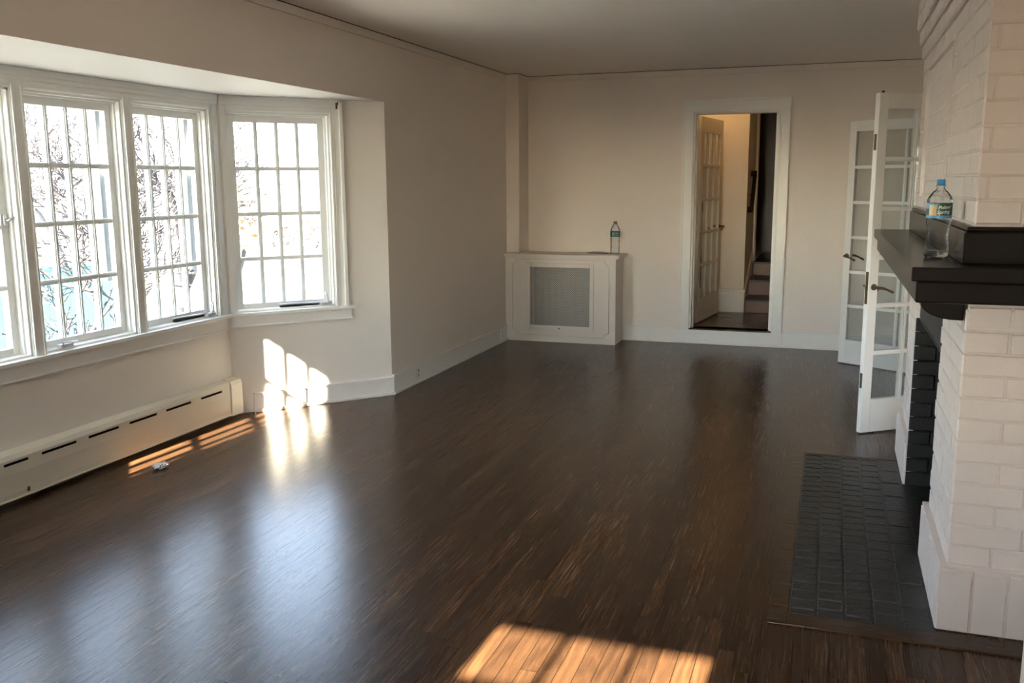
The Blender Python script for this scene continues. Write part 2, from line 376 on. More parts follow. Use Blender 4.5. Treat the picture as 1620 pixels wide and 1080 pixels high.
m = MB(); oa = (XB, YB2)
m.obox(oa, ua, na, 0.012, .048, -.010, 0, ZO0, 2.0); m.obox(oa, ua, na, .725, .812, -.010, 0, ZO0, 2.0); m.obox(oa, ua, na, .729, .743, -.019, -.010, ZO0, 1.97)
m.obox(oa, ua, na, .750, .760, -.015, -.010, ZO0, 1.975); m.obox(oa, ua, na, .792, .815, -.028, -.008, ZO0, 2.035)
m.obox(oa, ua, na, .048, .725, -.010, 0, ZO1, 2.0); m.obox(oa, ua, na, .048, .725, -.019, -.010, ZO1+.004, ZO1+.016)
m.obox(oa, ua, na, 0.012, .80, -.014, 0, 1.995, ZS)
struct(m.build('trim_3', TRIM, None, .002))
m = MB(); m.obox(oa, ua, na, 0, .862, -.045, .06, .652, .673); m.obox(oa, ua, na, .0, .838, -.018, 0, .578, .652); m.obox(oa, ua, na, 0, .838, -.024, 0, .578, .588)
struct(m.build('trim_4', TRIM, None, .003))
def P2(o, u, n, a, b, z): return (o[0]+u[0]*a+n[0]*b, o[1]+u[1]*a+n[1]*b, z)
m = MB(); m.obox(oa, ua, na, .772, .785, -.016, -.008, 1.99, 2.03); m.tube([P2(oa, ua, na, .778, -.012, 2.02), P2(oa, ua, na, .778, -.04, 2.016), P2(oa, ua, na, .778, -.045, 2.035)], .004, 6)
tag(m.build('curtain_hook', BRASS), 'small metal curtain hook on the upper right corner of the angled window casing', 'hook')

# ------------------------------------------------------------------ baseboards, crown strips
def base(mb, o, u, n, a, b, h=.142, shoe=True, t=.016):
    mb.obox(o, u, n, a, b, -t, 0, 0, h-.016); mb.obox(o, u, n, a, b, -t-.006, 0, h-.016, h)
    if shoe: mb.obox(o, u, n, a, b, -t-.014, -t, 0, .018)
m = MB(); base(m, (XL, 0), (0, 1), (-1, 0), YB-.004, 8.29, .145); struct(m.build('baseboard_left', TRIM, None, .003))
m = MB(); base(m, oa, ua, na, .13, la+.012, .132); struct(m.build('baseboard_bay', TRIM, None, .003))
m = MB(); base(m, (0, YL), (1, 0), (0, 1), -1.855, -1.325, .146); base(m, (0, YL), (1, 0), (0, 1), -.39, XR, .146)
m.box(-1.325, -.39, YL-.016, YL, 0, .13); m.box(-1.325, -.39, YL-.03, YL-.016, 0, .018)
struct(m.build('baseboard_back', TRIM, None, .003))
m = MB(); base(m, (XR, 0), (0, 1), (1, 0), YF, 3.1, .146); base(m, (XR, 0), (0, 1), (1, 0), 5.6, 6.08, .146); base(m, (XR, 0), (0, 1), (1, 0), 7.78, YL, .146)
struct(m.build('baseboard_right', TRIM, None, .003))
m = MB(); m.box(XL, XL+.010, YF, 8.33, ZC-.05, ZC-.004); m.box(XL, XL+.016, YF, 8.33, ZC-.056, ZC-.048)
struct(m.build('trim_5', WALL, None, .002))
m = MB(); m.box(-2.83, XR, YL-.010, YL, ZC-.05, ZC-.004); m.box(-2.83, XR, YL-.016, YL, ZC-.056, ZC-.048)
struct(m.build('trim_6', WALL, None, .002))
# solid dark strips painting in the shadow line where ceiling and walls meet
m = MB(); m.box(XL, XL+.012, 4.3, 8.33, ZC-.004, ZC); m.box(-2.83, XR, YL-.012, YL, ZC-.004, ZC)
struct(m.build('ceiling_shade_line', GAP))
# boxed pipe chase in the corner
m = MB().box(XL, -2.815, 8.335, YL, .84, ZC-.003)
struct(m.build('trim_8', WALL, None, .003))
struct(MB().box(XL, -2.811, 8.331, YL, ZC-.005, ZC-.0005).build('chase_shade_line', GAP))  # dark plate painting in the shade line on top of the chase
# outlets in the left baseboard
def outlet(y, label):
    t = empty('outlet', (XL+.022, y, .085))
    MB().box(XL+.016, XL+.021, y-.035, y+.035, .040, .118).build('cover_plate', TRIM, t, .002)
    m = MB()
    for dz in (-.018, .018): m.box(XL+.021, XL+.0225, y-.012, y+.012, .079+dz-.012, .079+dz+.012)
    m.build('socket', MESH, t)
    return tag(t, label, 'outlet', 'outlet plates in the left baseboard')
outlet(6.24, 'white outlet plate in the left baseboard near the bay corner')
outlet(8.13, 'white outlet plate in the left baseboard beside the radiator cover')

# ------------------------------------------------------------------ back doorway
m = MB(); y0 = YL-.018
for a, b in ((-1.322, DX0-.004), (DX1+.004, -.398)):
    m.box(a, b, y0, YL, .13, 2.116)
m.box(-1.322, -.398, y0, YL, 2.116, 2.222)
m.box(-1.328, -1.312, y0-.008, y0, .13, 2.212); m.box(-.408, -.392, y0-.008, y0, .13, 2.212); m.box(-1.328, -.392, y0-.008, y0, 2.212, 2.228)
m.box(DX0-.014, DX0-.004, y0-.005, y0, .142, 2.116); m.box(DX1+.004, DX1+.014, y0-.005, y0, .142, 2.116); m.box(DX0-.014, DX1+.014, y0-.005, y0, 2.116, 2.126)
struct(m.build('trim_10', TRIM, None, .002))
m = MB(); m.box(DX0-.001, DX0+.012, YL-.002, YL+.142, .142, DZ1); m.box(DX1-.012, DX1+.001, YL-.002, YL+.142, .142, DZ1); m.box(DX0, DX1, YL-.002, YL+.142, DZ1-.012, DZ1)
m.box(DX0+.012, DX0+.028, YL+.05, YL+.062, .142, DZ1-.012); m.box(DX1-.028, DX1-.012, YL+.05, YL+.062, .142, DZ1-.012)
struct(m.build('trim_11', TRIM, None, .0015))
# hall
struct(MB().box(-1.30, .2, YL-.012, 9.83, .04, .142).box(-1.42, -1.30, YL+.14, 9.83, .04, .142).build('floor_hall', FLOORH))
struct(MB().box(-1.42, -.847, 9.832, 9.95, .142, 2.6).box(-1.54, -1.42, YL+.14, 9.95, .142, 2.6).build('wall_hall', CREAM)); struct(MB().box(.21, .3, YL+.14, 12.5, .0, 2.6).build('wall_hall_right', CREAM))
struct(MB().box(-1.54, .3, YL+.14, 12.5, 2.6, 2.7).build('ceiling_hall', CREAM))
m = MB(); m.box(-1.42, -.835, 9.814, 9.832, .142, .36); m.box(-1.42, -.830, 9.808, 9.832, .36, .38); struct(m.build('baseboard_hall', TRIM, None, .003))
struct(MB().box(-.947, -.847, 9.95, 11.0, .1, 2.6).build('wall_stair', CREAM))
m = MB(); m.box(-.849, -.835, 10.80, 11.0, .45, 2.5); m.box(-.849, -.829, 10.81, 10.84, .45, 2.5); m.box(-.849, -.829, 10.96, 10.99, .45, 2.5)
struct(m.build('trim_12', TRIM, None, .002))
# stair skirt
m = MB(); m.extrude([(-.847, 9.832, .142), (-.847, 9.832, .33), (-.847, 10.62, .72), (-.847, 10.62, .0), (-.847, 9.832, .0)], (.014, 0, 0)); struct(m.build('baseboard_stair', CREAM))
t = empty('staircase', (-.3, 9.84, .142))
tops = [(9.85, .142, .281), (10.28, .281, .447), (10.78, .447, .60)]
for i, (yy, za, zb) in enumerate(tops):
    yn = tops[i+1][0] if i < 2 else 12.22
    MB().box(-.832, .2, yy, yy+.02, za, zb-.025).build('riser', STAIRW, t)
    MB().box(-.832, .2, yy-.025, yn+.0, zb-.025, zb).build('tread', DKWOOD, t, .006)
MB().box(-.832, .2, 9.88, 10.29, -.1, .25).box(-.832, .2, 10.31, 10.79, -.1, .41).box(-.832, .2, 10.81, 12.22, -.1, .57).build('carriage', DKWOOD, t)
tag(t, 'dark brown wooden stairs going up beyond the back doorway', 'stairs')
struct(MB().box(-1.3, .2, 12.3, 12.4, -.2, 2.6).box(-1.4, -1.3, 9.95, 12.4, -.2, 2.6).build('wall_landing', DKWOOD))
t = empty('panel_door', (-.35, 12.29, .6))
MB().box(-.75, .05, 12.25, 12.29, .6, 2.4).build('door_leaf', DKWOOD, t, .004)
m = MB()
for a, b in ((-.67, -.40), (-.30, -.03)):
    for c, d in ((.75, 1.35), (1.5, 2.25)): m.box(a, b, 12.235, 12.25, c, d)
m.build('raised_panel', mat('brown_panel', (.05, .02, .012, 1), .4, .3, 12, .003, .3), t, .01)
tag(t, 'dark brown panelled wood door at the top of the stairs', 'door')
t = empty('handrail', (-.80, 10.0, 1.4))
m = MB(); xr = -.806
m.extrude([(xr-.02, 9.93, 1.195), (xr-.02, 9.93, 1.255), (xr-.02, 10.23, 1.615), (xr-.02, 10.23, 1.555)], (.04, 0, 0)); m.build('rail', RAILM, t, .006)
for y, z in ((9.94, 1.20), (10.21, 1.57)): MB().box(-.846, xr+.018, y-.02, y+.02, z-.022, z+.040).build('return', RAILM, t, .005)
MB().tube([(-.846, 10.08, 1.36), (-.82, 10.08, 1.36), (xr, 10.08, 1.385)], .006, 8).build('bracket', BRASS, t)
tag(t, 'short dark wooden handrail sloping up the stair wall beyond the doorway', 'handrail')
t = empty('ceiling_lamp', (-1.1, 9.35, 2.6))
MB().lathe([(.0, 0), (.07, 0), (.07, -.02), (.0, -.02)], (-1.1, 9.35, 2.598), 24, False).build('base', BRASS, t)
MB().lathe([(.001, -.16), (.05, -.15), (.085, -.11), (.09, -.07), (.06, -.02)], (-1.1, 9.35, 2.598), 24, False).build('lamp_shade', LAMPG, t)
tag(t, 'small glowing globe lamp on the hall ceiling behind the back wall', 'lamp')

# ------------------------------------------------------------------ glazed doors
def lever(parent, P, s, z, dirn, sides, mt=BRASS):
    """lever handle with rose; P(a,b,z) maps leaf coordinates, sides gives b of the two faces"""
    for b, sg in sides:
        MB().tube([P(s, b, z), P(s, b+sg*.006, z)], .019, 14).build('rose', mt, parent)
        MB().tube([P(s, b, z), P(s, b+sg*.045, z), P(s+dirn*.02, b+sg*.052, z-.002), P(s+dirn*.055, b+sg*.050, z-.012), P(s+dirn*.100, b+sg*.046, z-.030)], [.009, .008, .009, .0065, .0085], 10).build('lever_handle', mt, parent)
def glazed(name, o, ang, W, z0, z1, cols, rows, st, top, bot, label, handle_s, handle_z, hdir, mtl=DOORP, th=.036, category='door', plate=False, hinge_end='far', bolt=False):
    u = (math.cos(ang), math.sin(ang)); n = (-u[1], u[0])
    root = empty(name, (o[0], o[1], z0)); P = lambda a, b, z: P2(o, u, n, a, b, z)
    m = MB(); h = th/2
    m.obox(o, u, n, 0, st, -h, h, z0, z1); m.obox(o, u, n, W-st, W, -h, h, z0, z1)
    m.obox(o, u, n, st, W-st, -h, h, z0, z0+bot); m.obox(o, u, n, st, W-st, -h, h, z1-top, z1)
    m.build('door_frame', mtl, root, .002)
    m = MB(); g0, g1, q0, q1 = st, W-st, z0+bot, z1-top; mw = .0125
    for i in range(1, cols):
        c = g0+(g1-g0)*i/cols; m.obox(o, u, n, c-mw, c+mw, -h+.006, h-.006, q0, q1); m.obox(o, u, n, c-mw*.45, c+mw*.45, -h, h, q0, q1)
    for i in range(1, rows):
        c = q0+(q1-q0)*i/rows; m.obox(o, u, n, g0, g1, -h+.007, h-.007, c-mw, c+mw); m.obox(o, u, n, g0, g1, -h+.001, h-.001, c-mw*.45, c+mw*.45)
    m.build('muntins', mtl, root)
    MB().obox(o, u, n, g0-.004, g1+.004, -.0015, .0015, q0-.004, q1+.004).build('glass', DGLASS, root)
    lever(root, P, handle_s, handle_z, hdir, ((h, 1), (-h, -1)))
    if plate:
        a = 0 if handle_s < W/2 else W; e = -.0015 if a == 0 else .0015
        MB().obox(o, u, n, a+e, a, -.011, .011, handle_z-.10, handle_z+.09).build('lock_plate', BRASS, root)
        MB().obox(o, u, n, a+e*5, a, -.006, .006, handle_z-.012, handle_z+.006).build('latch', BRASS, root)
        for zz in (1.72, .33):
            MB().obox(o, u, n, a+e*1.5, a, -.009, .009, zz-.05, zz+.04).build('flush_bolt', BRASS, root)
    he = W if hinge_end == 'far' else 0
    for zz in (z0+.2, (z0+z1)/2, z1-.2): MB().tube([P(he, h+.004, zz-.045), P(he, h+.004, zz+.045)], .007, 10).build('hinge', TRIM, root)
    if bolt: MB().tube([P(.034, 0, z1-.002), P(.034, 0, z1+.012)], .0075, 10).build('top_bolt', GAP, root)
    tag(root, label, category, 'white glazed french doors'); return root
a1 = math.atan2(.6, .8)
glazed('french_door', (.207, 5.738), a1, .76, .008, 1.988, 3, 6, .062, .085, .200, 'near white french door standing open beside the chimney, with its brass lever and lock plate facing us', .034, .885, 1, plate=True, bolt=True)
a2 = math.atan2(-.53, .85)
glazed('french_door', (.107, 8.033), a2, .75, .008, 1.966, 3, 6, .058, .080, .195, 'far white french door open near the back wall, seen left of and through the nearer one', .030, .895, 1, plate=False)
hx0, hy0, hx1, hy1 = -1.213, 8.86, -1.102, 9.66
glazed('french_door', (hx0, hy0), math.atan2(hy1-hy0, hx1-hx0), math.hypot(hx1-hx0, hy1-hy0), .155, 2.10, 3, 5, .085, .14, .235, 'cream french door swung open in the hall beyond the back doorway', .75, 1.05, -1, CREAM, .036, hinge_end='near')
# casing of the french door opening in the right wall
m = MB()
for a, b in ((6.10, 6.20), (7.66, 7.76)): m.box(XR-.018, XR, a, b, 0, 2.12)
m.box(XR-.018, XR, 6.10, 7.76, 2.02, 2.12)
struct(m.build('trim_13', TRIM, None, .002))

# ------------------------------------------------------------------ radiator cover
t = empty('radiator_cover', (-2.4, 8.42, 0)); YF0 = 8.282
x0, x1 = -2.940, -1.862; gx0, gx1, gz0, gz1 = -2.715, -2.082, .135, .740
m = MB()
m.box(x0, gx0, YF0, YF0+.018, 0, .800); m.box(gx1, x1, YF0, YF0+.018, 0, .800); m.box(gx0, gx1, YF0, YF0+.018, 0, gz0); m.box(gx0, gx1, YF0, YF0+.018, gz1, .800)
m.box(x1-.018, x1, YF0+.018, YL-.018, 0, .800)
m.build('cabinet_body', COVER, t, .002)
m = MB().box(XL+.001, x1+.035, YF0-.030, YL-.001, .812, .836).box(XL+.001, x1+.022, YF0-.018, YL-.001, .800, .812)
m.build('top_board', COVER, t, .004)
# applied moulding with scooped corners
m = MB(); px0, px1, pz0, pz1, r = -2.868, -1.928, .062, .785, .045
path = []
def arc(cx, cz, a0, a1):
    for k in range(7):
        a = a0+(a1-a0)*k/6; path.append((cx+r*math.cos(a), YF0-.001, cz+r*math.sin(a)))
arc(px0, pz0, PI/2, 0); arc(px1, pz0, PI, PI/2); arc(px1, pz1, -PI/2, -PI); arc(px0, pz1, 0, -PI/2)
path.append(path[0]); m.tube(path, .0055, 6); m.build('moulding', COVER, t)
m = MB(); fw_ = .026
m.box(gx0-.012, gx0+fw_, YF0-.014, YF0, gz0-.012, gz1+.012); m.box(gx1-fw_, gx1+.012, YF0-.014, YF0, gz0-.012, gz1+.012)
m.box(gx0+fw_, gx1-fw_, YF0-.014, YF0, gz0-.012, gz0+fw_); m.box(gx0+fw_, gx1-fw_, YF0-.014, YF0, gz1-fw_, gz1+.012)
gf = m.build('grille_frame', COVER, t, .003)
MB().tube([(-2.4, YF0-.014, .137), (-2.4, YF0-.022, .137)], .006, 8).build('catch', BRASS, t)
# woven metal grille: two sets of thin strips
m = MB(); a0, a1_, b0, b1 = gx0+fw_, gx1-fw_, gz0+fw_, gz1-fw_; sp = .0205; wd = .0042
def clipseg(c, sgn):
    # line x = c + sgn*(z-b0)
    pts = []
    za, zb = b0, b1
    xa, xb_ = c, c+sgn*(b1-b0)
    if sgn > 0:
        if xa < a0: za = b0+(a0-xa); xa = a0
        if xb_ > a1_: zb = b0+(a1_-c); xb_ = a1_
    else:
        if xa > a1_: za = b0+(xa-a1_); xa = a1_
        if xb_ < a0: zb = b0+(c-a0); xb_ = a0
    return (xa, za, xb_, zb) if zb-za > .004 else None
k = a0-(b1-b0)
while k < a1_+(b1-b0):
    for sgn, yy in ((1, YF0+.004), (-1, YF0+.006)):
        q = clipseg(k, sgn)
        if q:
            xa, za, xc, zc_ = q; ox, oz = (-sgn*wd*.707, wd*.707)
            v = [m.bm.verts.new((xa-ox, yy, za-oz)), m.bm.verts.new((xc-ox, yy, zc_-oz)), m.bm.verts.new((xc+ox, yy, zc_+oz)), m.bm.verts.new((xa+ox, yy, za+oz))]
            v2 = [m.bm.verts.new(p.co+Vector((0, .0016, 0))) for p in v]
            m.bm.faces.new(v); m.bm.faces.new(v2[::-1])
            for i in range(4): j = (i+1) % 4; m.bm.faces.new((v[i], v2[i], v2[j], v[j]))
    k += sp
m.build('mesh_grille', MESH, t)
m = MB()
for i in range(9): m.box(gx0+.03+i*.066, gx0+.075+i*.066, YF0+.09, YF0+.22, .08, .72)
m.build('radiator', DARK, t, .01)
tag(t, 'white wooden radiator cover with square mesh grille in the back left corner', 'radiator cover')

# ------------------------------------------------------------------ baseboard heater in the bay
t = empty('baseboard_heater', (XB+.03, 3.8, 0)); hx = XB+.066; y0, y1 = 2.70, 4.885
slots = [(2.76, 2.83), (2.90, 3.05), (3.134, 3.276), (3.356, 3.579), (3.66, 3.879), (3.96, 4.18), (4.259, 4.481), (4.575, 4.782)]
m = MB(); zb, zt = .028, .222; s0, s1 = .196, .210
m.box(hx-.003, hx, y0, y1, zb, s0); m.box(hx-.003, hx, y0, y1, s1, zt)
ys = [y0]+[v for s in slots for v in s]+[y1]
for a, b in zip(ys[::2], ys[1::2]): m.box(hx-.003, hx, a, b, s0, s1)
m.extrude([(hx, y0, zt), (hx-.003, y0, zt), (hx-.012, y0, .240), (XB+.001, y0, .250), (XB+.001, y0, .254), (hx-.010, y0, .244)], (0, y1-y0, 0))
m.box(hx, hx+.0015, y0, y1, .150, .153); m.box(hx, hx+.002, y0, y1, .058, .062); m.box(hx, hx+.002, y0, y1, .048, .051)
m.box(hx, hx+.006, y0, y1, .027, .034)
m.build('front_cover', ENAMEL, t)
m = MB(); m.extrude([(XB+.001, 4.87, .018), (hx+.006, 4.87, .018), (hx+.006, 4.87, .222), (hx-.006, 4.87, .246), (XB+.001, 4.87, .258)], (0, .118, 0)); m.build('end_cap', ENAMEL, t, .004)
MB().box(XB+.002, XB+.012, y0, y1-.02, .03, .22).build('back_plate', DARK, t)
m = MB()
m.tube([(XB+.034, y0, .13), (XB+.034, y1-.02, .13)], .012, 8)
for k in range(150): m.box(XB+.014, XB+.056, y0+.02+k*.014, y0+.0215+k*.014, .09, .175)
m.build('finned_element', GAP, t)
MB().tube([(hx+.006, 3.25, .052), (hx+.012, 3.25, .052), (hx+.013, 3.25, .07)], .006, 8).build('clip', BRASS, t)
tag(t, 'long cream enamelled baseboard heater with dark slots under the bay windows', 'heater')

# ------------------------------------------------------------------ brick chimney and fireplace
def bricks(mb, o, u, n, L, z0, z1, ch, bl, hole=None, mi=0, depth=.0065, first=(0, .5), soldier=False, holes=()):
    """bricks on a face: o (x,y) start, u along, n outward"""
    rnd = random.Random(int(abs(o[0]*977+o[1]*613+z0*131)+L*37))
    if soldier:
        a = 0
        while a < L-.01:
            w_ = min(bl, L-a); p = P2(o, u, n, a+.002, 0, z0+.002)
            mb.frustum(p, (u[0]*(w_-.004), u[1]*(w_-.004), 0), (0, 0, z1-z0-.004), (n[0]*depth, n[1]*depth, 0), .0035, mi); a += bl
        return
    rows = round((z1-z0)/ch); ch = (z1-z0)/rows; g = .0025
    for r in range(rows):
        za, zb_ = z0+r*ch+g, z0+(r+1)*ch-g*.2
        a = -first[r % 2]*bl
        while a < L-.005:
            p0, p1 = max(a, 0)+g*.6, min(a+bl, L)-g*.6; segs = [(p0, p1)]
            for (h0, h1, hz0, hz1) in holes:
                if (za+zb_)/2 > hz0 and (za+zb_)/2 < hz1:
                    ns = []
                    for q0, q1 in segs:
                        if q1 <= h0 or q0 >= h1: ns.append((q0, q1)); continue
                        if q0 < h0: ns.append((q0, h0))
                        if q1 > h1: ns.append((h1, q1))
                    segs = ns
            for q0, q1 in segs:
                if q1-q0 < .02: continue
                d = depth*rnd.uniform(.7, 1.25); j = rnd.uniform(-.0012, .0012)
                mb.frustum(P2(o, u, n, q0, 0, za+j), (u[0]*(q1-q0), u[1]*(q1-q0), 0), (0, 0, zb_-za), (n[0]*d, n[1]*d, 0), .0045, mi)
            a += bl
CX, CY0, CY1 = .425, 3.245, 5.40       # body of the chimney
BX, BY0, BY1, BH = .400, 3.215, 5.425, .232   # projecting base course
OY0, OY1, OZ = 3.875, 4.80, .845        # fireplace opening
CB = .95
t = empty('fireplace_chimney', (.7, 4.3, 0))
m = MB()    # lower core
m.box(CX, CB, CY0, OY0, 0, 1.14); m.box(CX, CB, OY1, CY1, 0, 1.14); m.box(CX, CB, OY0, OY1, 1.055, 1.14)
m.box(BX, CB, BY0, OY0-.0, 0, BH-.012); m.box(BX, CB, OY1, BY1, 0, BH-.012)
m.box(BX-.002, CX, BY0-.002, OY0, BH-.014, BH-.004); m.box(CX, CB, BY0-.002, CY0, BH-.014, BH-.004); m.box(BX-.002, CX, OY1, BY1, BH-.014, BH-.004)
FR, SD = (-1, 0), (0, -1)
bricks(m, (CX, CY0-.007), (0, 1), FR, OY0-CY0+.007, BH-.01, 1.09, .0695, .205, first=(0, .5))
bricks(m, (CX, OY1), (0, 1), FR, CY1-OY1, BH-.01, 1.09, .0695, .205, first=(.5, 0))
bricks(m, (CX-.007, CY0), (1, 0), SD, CB-CX+.007, BH-.01, 1.09, .0695, .215, first=(.38, 0))
bricks(m, (BX, BY0-.006), (0, 1), FR, OY0-BY0+.006, 0, BH-.014, BH, .068, soldier=True)
bricks(m, (BX, OY1), (0, 1), FR, BY1-OY1, 0, BH-.014, BH, .068, soldier=True)
bricks(m, (BX-.006, BY0), (1, 0), SD, CB-BX, 0, BH-.014, BH, .105, soldier=True)
# a brick frieze on the side just under the mantel
bricks(m, (CX+.0, CY0-.002), (1, 0), SD, .30, 1.03, 1.10, .07, .128, first=(0, 0))
m.build('lower_brickwork', BRICKW, t)
m = MB(); UX, UY0, UY1, UT = .425, 3.215, 5.50, ZC-.001
m.box(UX, CB, UY0, UY1, 1.14, UT)
pn = (4.115-UY0, 5.12-UY0, 1.42, 2.035)
bricks(m, (UX, UY0-.007), (0, 1), FR, UY1-UY0+.007, 1.36, 2.13, .0765, .205, first=(.0, .5), holes=[pn])
bricks(m, (UX-.007, UY0), (1, 0), SD, CB-UX, 1.36, ZC-.002, .0765, .205, first=(.35, .85), depth=.0045)
# recessed panel: raised brick border
o_ = (UX, UY0)
m.obox(o_, (0, 1), FR, pn[0]-.03, pn[1]+.03, 0, .018, pn[3], pn[3]+.022); m.obox(o_, (0, 1), FR, pn[1], pn[1]+.03, 0, .018, pn[2], pn[3]); m.obox(o_, (0, 1), FR, pn[0]-.006, pn[0], 0, .012, pn[2], pn[3])
bricks(m, (UX, UY0+pn[0]), (0, 1), FR, pn[1]-pn[0], pn[2], pn[3], .0765, .1, depth=.003)
# corbelled courses near the ceiling
for k, (d, za, zb_) in enumerate(((.016, 2.13, 2.20), (.030, 2.20, 2.275), (.046, 2.275, ZC-.001))):
    m.box(UX-d, CB, UY0-0, UY1+d*.5, za, zb_-.006); bricks(m, (UX-d, UY0), (0, 1), FR, UY1-UY0, za, zb_-.004, .072, .205, first=(.5*(k % 2), .5))
m.build('upper_brickwork', BRICKW, t)
m = MB()    # black painted lintel course
m.box(CX+.002, CX+.10, OY0, OY1, OZ, 1.055)
bricks(m, (CX+.002, OY0), (0, 1), FR, OY1-OY0, OZ, 1.052, .2, .066, soldier=True)
m.box(CX-.004, CX+.10, OY0-.0, OY1, OZ-.008, OZ)
m.build('lintel', BRICKK, t)
m = MB()    # firebox
m.box(CX+.10, CB, OY0, OY1, .97, 1.05); m.box(CB, CB+.06, OY0-.1, OY1+.1, 0, 1.05); m.box(CX+.001, CB, OY0-.004, OY0, 0, OZ); m.box(CX+.001, CB, OY1, OY1+.004, 0, OZ)
bricks(m, (BX+.004, OY1), (1, 0), (0, -1), CB-BX, 0, OZ, .0695, .205, first=(0, .5)); bricks(m, (CX+.01, OY0), (1, 0), (0, 1), CB-CX, 0, OZ, .0695, .205, first=(0, .5))
bricks(m, (CB, OY0), (0, 1), (-1, 0), OY1-OY0, 0, 1.0, .0695, .205)
m.build('firebox', SOOT, t)
MB().box(BX-.006, CB, OY0+.01, OY1-.01, .0, .006).build('inner_hearth', BRICKK, t)
tag(t, 'white painted brick chimney with black lined fireplace opening on the right', 'fireplace')
# black brick hearth set into the floor
t = empty('brick_hearth', (.15, 4.2, 0)); HX0, HX1, HY0, HY1 = -.082, BX, 3.165, 5.205
m = MB(); m.box(HX0, BX-.007, HY0, HY1, .0, .0025)
rnd = random.Random(5); cw = .094; x = HX0; c = 0
while x < BX-.02:
    y = HY0-rnd.uniform(0, .05); ln = .078 if c < 3 else (.10 if c < 4 else .205)
    while y < HY1-.01:
        a, b = max(y, HY0), min(y+ln, HY1)
        xe = min(x+cw, BX-.006)
        if not (x+cw > BX and (a < OY0+.02 or b > OY1-.02)) or True:
            if True:
                mz = .0055+rnd.uniform(-.0012, .0014)
                m.frustum((x+.0035, a+.003, .0005), (xe-x-.007, 0, 0), (0, b-a-.006, 0), (0, 0, mz), .004)
        y += ln
    x += cw; c += 1
m.build('brickwork', BRICKK, t)
tag(t, 'black painted brick hearth set in the floor before the fireplace', 'hearth')
m = MB(); m.box(-.145, HX0, HY0-.09, HY1+.05, 0, .006); m.box(HX0, XR, HY0-.09, HY0, 0, .008); m.box(HX0, .40, HY1, HY1+.05, 0, .006)
struct(m.build('trim_14', floor_mat('border_boards', 'x', .8), None, .002))
m = MB(); rnd = random.Random(3)
def lump(m, c, r, rnd, n=7):
    vs = [m.bm.verts.new((c[0]+r*rnd.uniform(.6, 1.2)*math.cos(a)*math.cos(b), c[1]+r*rnd.uniform(.6, 1.2)*math.sin(a)*math.cos(b), c[2]+r*.6*rnd.uniform(.6, 1.2)*math.sin(b))) for a in [2*PI*k/n for k in range(n)] for b in (-.9, 0, .9)]
    bmesh.ops.convex_hull(m.bm, input=vs)
for k in range(26): lump(m, (rnd.uniform(.52, .72), rnd.uniform(4.35, 4.74), rnd.uniform(.015, .03)), rnd.uniform(.012, .032), rnd)
tag(m.build('ash', mat('ash_and_charcoal', (.05, .047, .045, 1), .6, .6, 60, .01, .5)), 'heap of dark ash and charcoal bits inside the fireplace', 'ash', kind='stuff')

# mantel
t = empty('mantel_shelf', (.4, 4.3, 1.1))
MZ = 1.238; MX0, MY0, MY1 = .237, 3.055, 5.42
m = MB().prism([(MX0, MY0), (CB, MY0), (CB, UY0-.010), (UX-.010, UY0-.010), (UX-.010, MY1), (MX0-.02, MY1)], MZ-.044, MZ)
m.build('top_slab', MANTEL, t, .004)
m = MB().prism([(MX0+.016, MY0+.018), (CB, MY0+.018), (CB, UY0-.010), (UX-.010, UY0-.010), (UX-.010, MY1-.02), (MX0-.002, MY1-.02)], MZ-.112, MZ-.044)
m.build('bed_moulding', MANTEL, t, .006)
m = MB(); bz = MZ+.118      # upstand around the flue stack
U_ = lambda d, e: [(UX-d, UY0-d), (CB, UY0-d), (CB, UY0-.009), (UX-.009, UY0-.009), (UX-.009, MY1-.02), (UX-d, MY1-.02)]
m.prism(U_(.036, 0), MZ, bz-.016); m.prism(U_(.028, 0), bz-.016, bz)
m.build('upstand', MANTEL, t, .006)
def corbel(x0, x1, y0, y1, axis, z1, h=.085):
    """quarter-round bracket; axis 'x' = projects toward -x, 'y' = toward -y"""
    m = MB(); pr = []
    if axis == 'x':
        L = x1-x0; pr = [(x1, y0, z1), (x0, y0, z1), (x0, y0, z1-h*.28)]+[(x0+L*.85*(1-math.cos(k/8*PI/2)), y0, z1-h*.28-(h*.72)*math.sin(k/8*PI/2)) for k in range(1, 9)]+[(x1, y0, z1-h)]
        m.extrude(pr, (0, y1-y0, 0))
    else:
        L = y1-y0; pr = [(x0, y1, z1), (x0, y0, z1), (x0, y0, z1-h*.28)]+[(x0, y0+L*.85*(1-math.cos(k/8*PI/2)), z1-h*.28-(h*.72)*math.sin(k/8*PI/2)) for k in range(1, 9)]+[(x0, y1, z1-h)]
        m.extrude(pr, (x1-x0, 0, 0))
    return m
corbel(.285, CX-.009, CY0+.01, CY0+.12, 'x', MZ-.112, .075).build('bracket', MANTEL, t, .003)
corbel(.285, CX-.009, CY1-.14, CY1-.03, 'x', MZ-.112, .075).build('bracket', MANTEL, t, .003)
corbel(.66, .80, 3.10, CY0-.009, 'y', MZ-.112, .09).build('bracket', MANTEL, t, .003)
tag(t, 'dark stained wooden mantel shelf wrapping around the white brick chimney', 'mantel')

